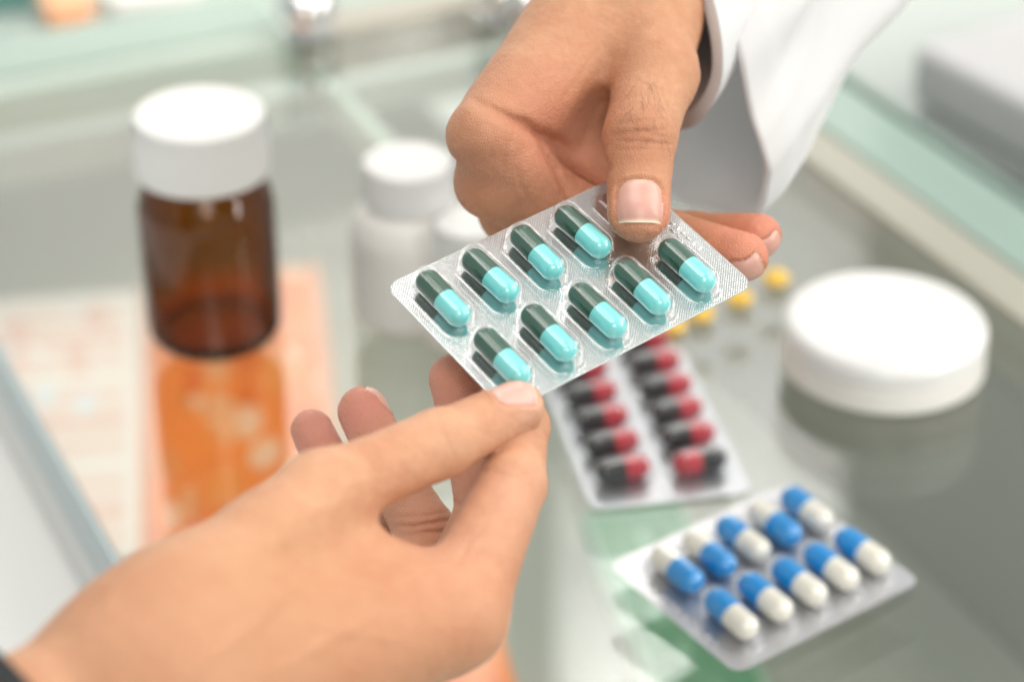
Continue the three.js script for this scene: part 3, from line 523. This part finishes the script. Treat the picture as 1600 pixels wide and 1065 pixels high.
  // upper body of the coat, mirrored in the glass
  const torso = (name, cx, cz, y0, y1, rx0, rx1, rz, mat, open) => {
    const n = 48, m = 24, pos = [], idx = [];
    for (let j = 0; j <= m; j++) for (let i = 0; i <= n; i++) { const s = j / m, a = (open ?? 0) + (Math.PI * 2 - 2 * (open ?? 0)) * i / n, rx = rx0 + (rx1 - rx0) * s, sh = s > 0.85 ? 1 - ((s - 0.85) / 0.15) ** 2 * 0.75 : 1, w = 1 + 0.02 * noise(a * 2.5, s * 3, 2); pos.push(cx + Math.sin(a) * rx * sh * w, y0 + (y1 - y0) * s, cz + Math.cos(a) * rz * sh * w); }
    for (let j = 0; j < m; j++) for (let i = 0; i < n; i++) { const q = j * (n + 1) + i; idx.push(q, q + 1, q + n + 2, q, q + n + 2, q + n + 1); }
    const gg = new THREE.BufferGeometry(); gg.setAttribute('position', new THREE.Float32BufferAttribute(pos, 3)); gg.setIndex(idx); gg.computeVertexNormals(); return part(t, name, gg, mat);
  };
  torso('coat_body', 0.152, -1.52, -0.17, 0.95, 0.120, 0.113, 0.12, coat, 0.0);
}

// ---- the customer (right hand in front, thumb on the near corner of the pack)
{
  const t = thing('person', 'person with a dark sleeve holding the near corner of the silver pack, hand in front', 'person');
  const wr = J(250, 1075, 552, 24), fore = J(-160, 1330, 515, 30);
  const tc = J(300, 960, 560, 17), tm = J(500, 772, 596, 10.6), ti = J(688, 692, 620, 9.4), tt = J(808, 636, 634, 7.7);
  const im = J(712, 962, 602, 13), ip = J(800, 758, 628, 9.4), id = J(812, 668, 643, 8.3), it = J(795, 598, 656, 7.2);
  const mmc = J(690, 985, 625, 12), mp = J(760, 808, 652, 9), md = J(739, 695, 664, 8.2), mt = J(710, 592, 668, 7.6);
  const rm = J(655, 985, 648, 11), rp = J(664, 832, 670, 9.1), rd = J(600, 715, 688, 8.3), rt = J(567, 643, 696, 7.8);
  const pm = J(610, 985, 668, 10), pp = J(585, 850, 690, 8), pd = J(518, 735, 702, 7.3), pt = J(487, 672, 708, 6.6);
  const H = {
    tone: [0.57, 0.29, 0.168], kPalm: 12, kWeb: 6,
    palm: [bone(fore, wr, { flat: [D(0.1, 0.2, -1), 0.85] }), bone(wr, tc), bone(tc, tm), bone(wr, im), bone(J(300, 1050, 566, 21), J(640, 960, 602, 14)), bone(J(410, 885, 588, 14), J(640, 955, 604, 11)), bone(J(505, 800, 600, 7), J(575, 905, 604, 8)), bone(wr, mmc), bone(wr, rm), bone(J(260, 1075, 585, 22), pm), bone(J(530, 920, 600, 8), J(690, 945, 610, 8))],
    fingers: [
      [bone(tm, ti, { waist: 0.5 }), bone(ti, tt, { waist: 0.15, flat: [D(0.3, -0.5, -0.8), 0.88] })],
      [bone(im, ip, { waist: 0.4 }), bone(ip, id, { waist: 0.2 }), bone(id, it)], [bone(mmc, mp), bone(mp, md, { waist: 0.3 }), bone(md, mt)], [bone(rm, rp), bone(rp, rd, { waist: 0.3 }), bone(rd, rt)], [bone(pm, pp), bone(pp, pd, { waist: 0.3 }), bone(pd, pt)]],
    nails: [], cuts: [
      crease(668, 818, 661, D(0.15, 1, 0), 15, 0.9, 0.8), crease(672, 832, 661, D(0.05, 1, 0), 15, 0.9, 0.9), crease(660, 806, 661, D(0.1, 1, 0), 13, 0.4, 0.6), crease(738, 795, 644, D(-0.2, 1, 0), 12, 0.9, 0.9), crease(790, 742, 620, D(-0.1, 1, 0.1), 10, 0.4, 0.9), crease(784, 728, 622, D(0.2, 1, 0.1), 9, 0.35, 0.7), crease(740, 860, 606, D(0.5, 0.9, 0), 12, 0.3, 0.9), crease(716, 872, 604, D(0.8, 0.6, 0), 12, 0.35, 0.9),
      crease(420, 842, 575, D(0.52, 0.85, 0), 34, -0.9, 3.2), crease(560, 905, 590, D(0.15, 1, 0), 30, -0.7, 3), crease(360, 1000, 545, D(0.62, 0.78, 0), 30, -0.5, 1.6), crease(500, 960, 575, D(-0.3, 0.95, 0), 26, -0.45, 1.5), crease(470, 1020, 560, D(0.4, 0.9, 0), 26, -0.4, 1.5), bulge(715, 955, 588, 20, 0.8),
      crease(690, 675, 611, D(0.9, -0.4, 0), 9, 0.18, 0.6), crease(700, 690, 611, D(0.9, -0.35, 0), 9, 0.16, 0.6), bulge(694, 680, 612, 12, 0.5)],
    blush: [blush(485, 672, 705, 17, 0.9, [0.60, 0.26, 0.20]), blush(567, 645, 693, 17, 0.95, [0.62, 0.25, 0.19]), blush(708, 600, 665, 19, 0.9, [0.60, 0.27, 0.20]), blush(665, 790, 665, 22, 0.7, [0.50, 0.235, 0.15]), blush(740, 740, 655, 16, 0.7, [0.52, 0.24, 0.16]), blush(780, 790, 620, 14, 0.4, [0.63, 0.32, 0.22]), blush(690, 870, 604, 14, 0.4, [0.63, 0.33, 0.23]), blush(830, 630, 628, 8, 0.5, [0.68, 0.40, 0.30]), blush(300, 1010, 540, 40, 0.45, [0.46, 0.235, 0.125]), blush(560, 1040, 560, 34, 0.5, [0.50, 0.225, 0.12]), blush(700, 960, 592, 18, 0.35, [0.56, 0.26, 0.15]), blush(430, 900, 565, 26, 0.3, [0.56, 0.315, 0.16]), blush(690, 690, 612, 12, 0.3, [0.58, 0.32, 0.19])],
    uvAxes: [mmDir(D(0.9, -0.4, 0.2)), mmDir(D(0.4, 0.9, -0.2))],
  };
  H.nails.push({ ...nail(800, 632, 634, D(0.90, -0.30, 0.2), D(0.10, -0.66, -0.72), 5.3, 6.2), tone: [0.64, 0.36, 0.30] });
  H.nails.push({ ...nail(567, 640, 696, D(-0.5, -0.85, 0.1), D(0.80, -0.55, 0.1), 4.6, 5.2), tone: [0.66, 0.38, 0.30] });
  const { g, f } = skinMesh(H, 0.75), hand = part(t, 'hand', g, skinMat());
  H.nails.forEach((k) => part(hand, 'nail', nailMesh(k, f, 0.85), nailMat));
  const dark = std([0.012, 0.014, 0.017], 0.8, { side: THREE.DoubleSide });
  const a0 = P(60, 1192, 535), a1 = P(-500, 1540, 490), dir = a1.clone().sub(a0).normalize();
  const prof = []; for (let j = 0; j <= 24; j++) { const s = j / 24; prof.push([0.0335 + 0.012 * s + 0.001 * Math.sin(s * 21), s * 0.22]); }
  prof.unshift([0.0318, 0.002], [0.0326, 0], [0.0334, 0.0008]); prof.unshift([0.0315, 0.03]);
  const sg = lathe(prof, 72), sp = sg.attributes.position; for (let i = 0; i < sp.count; i++) { const w = 1 + 0.02 * noise(sp.getX(i) * 60, sp.getY(i) * 40, sp.getZ(i) * 60); sp.setX(i, sp.getX(i) * w); sp.setZ(i, sp.getZ(i) * w); } sg.computeVertexNormals();
  const sl = part(t, 'sleeve', sg, dark); sl.position.copy(a0); sl.quaternion.setFromUnitVectors(V(0, 1, 0), dir);
  // dark jacket front, mirrored in the foil and the glass
  const jg = new THREE.CapsuleGeometry(0.17, 0.45, 12, 40); jg.scale(1.15, 1, 0.75); const jk = part(t, 'jacket_body', jg, dark); jk.position.set(-0.55, 0.15, -0.02); jk.rotation.y = 0.5;
}
renderer.render(scene, camera);
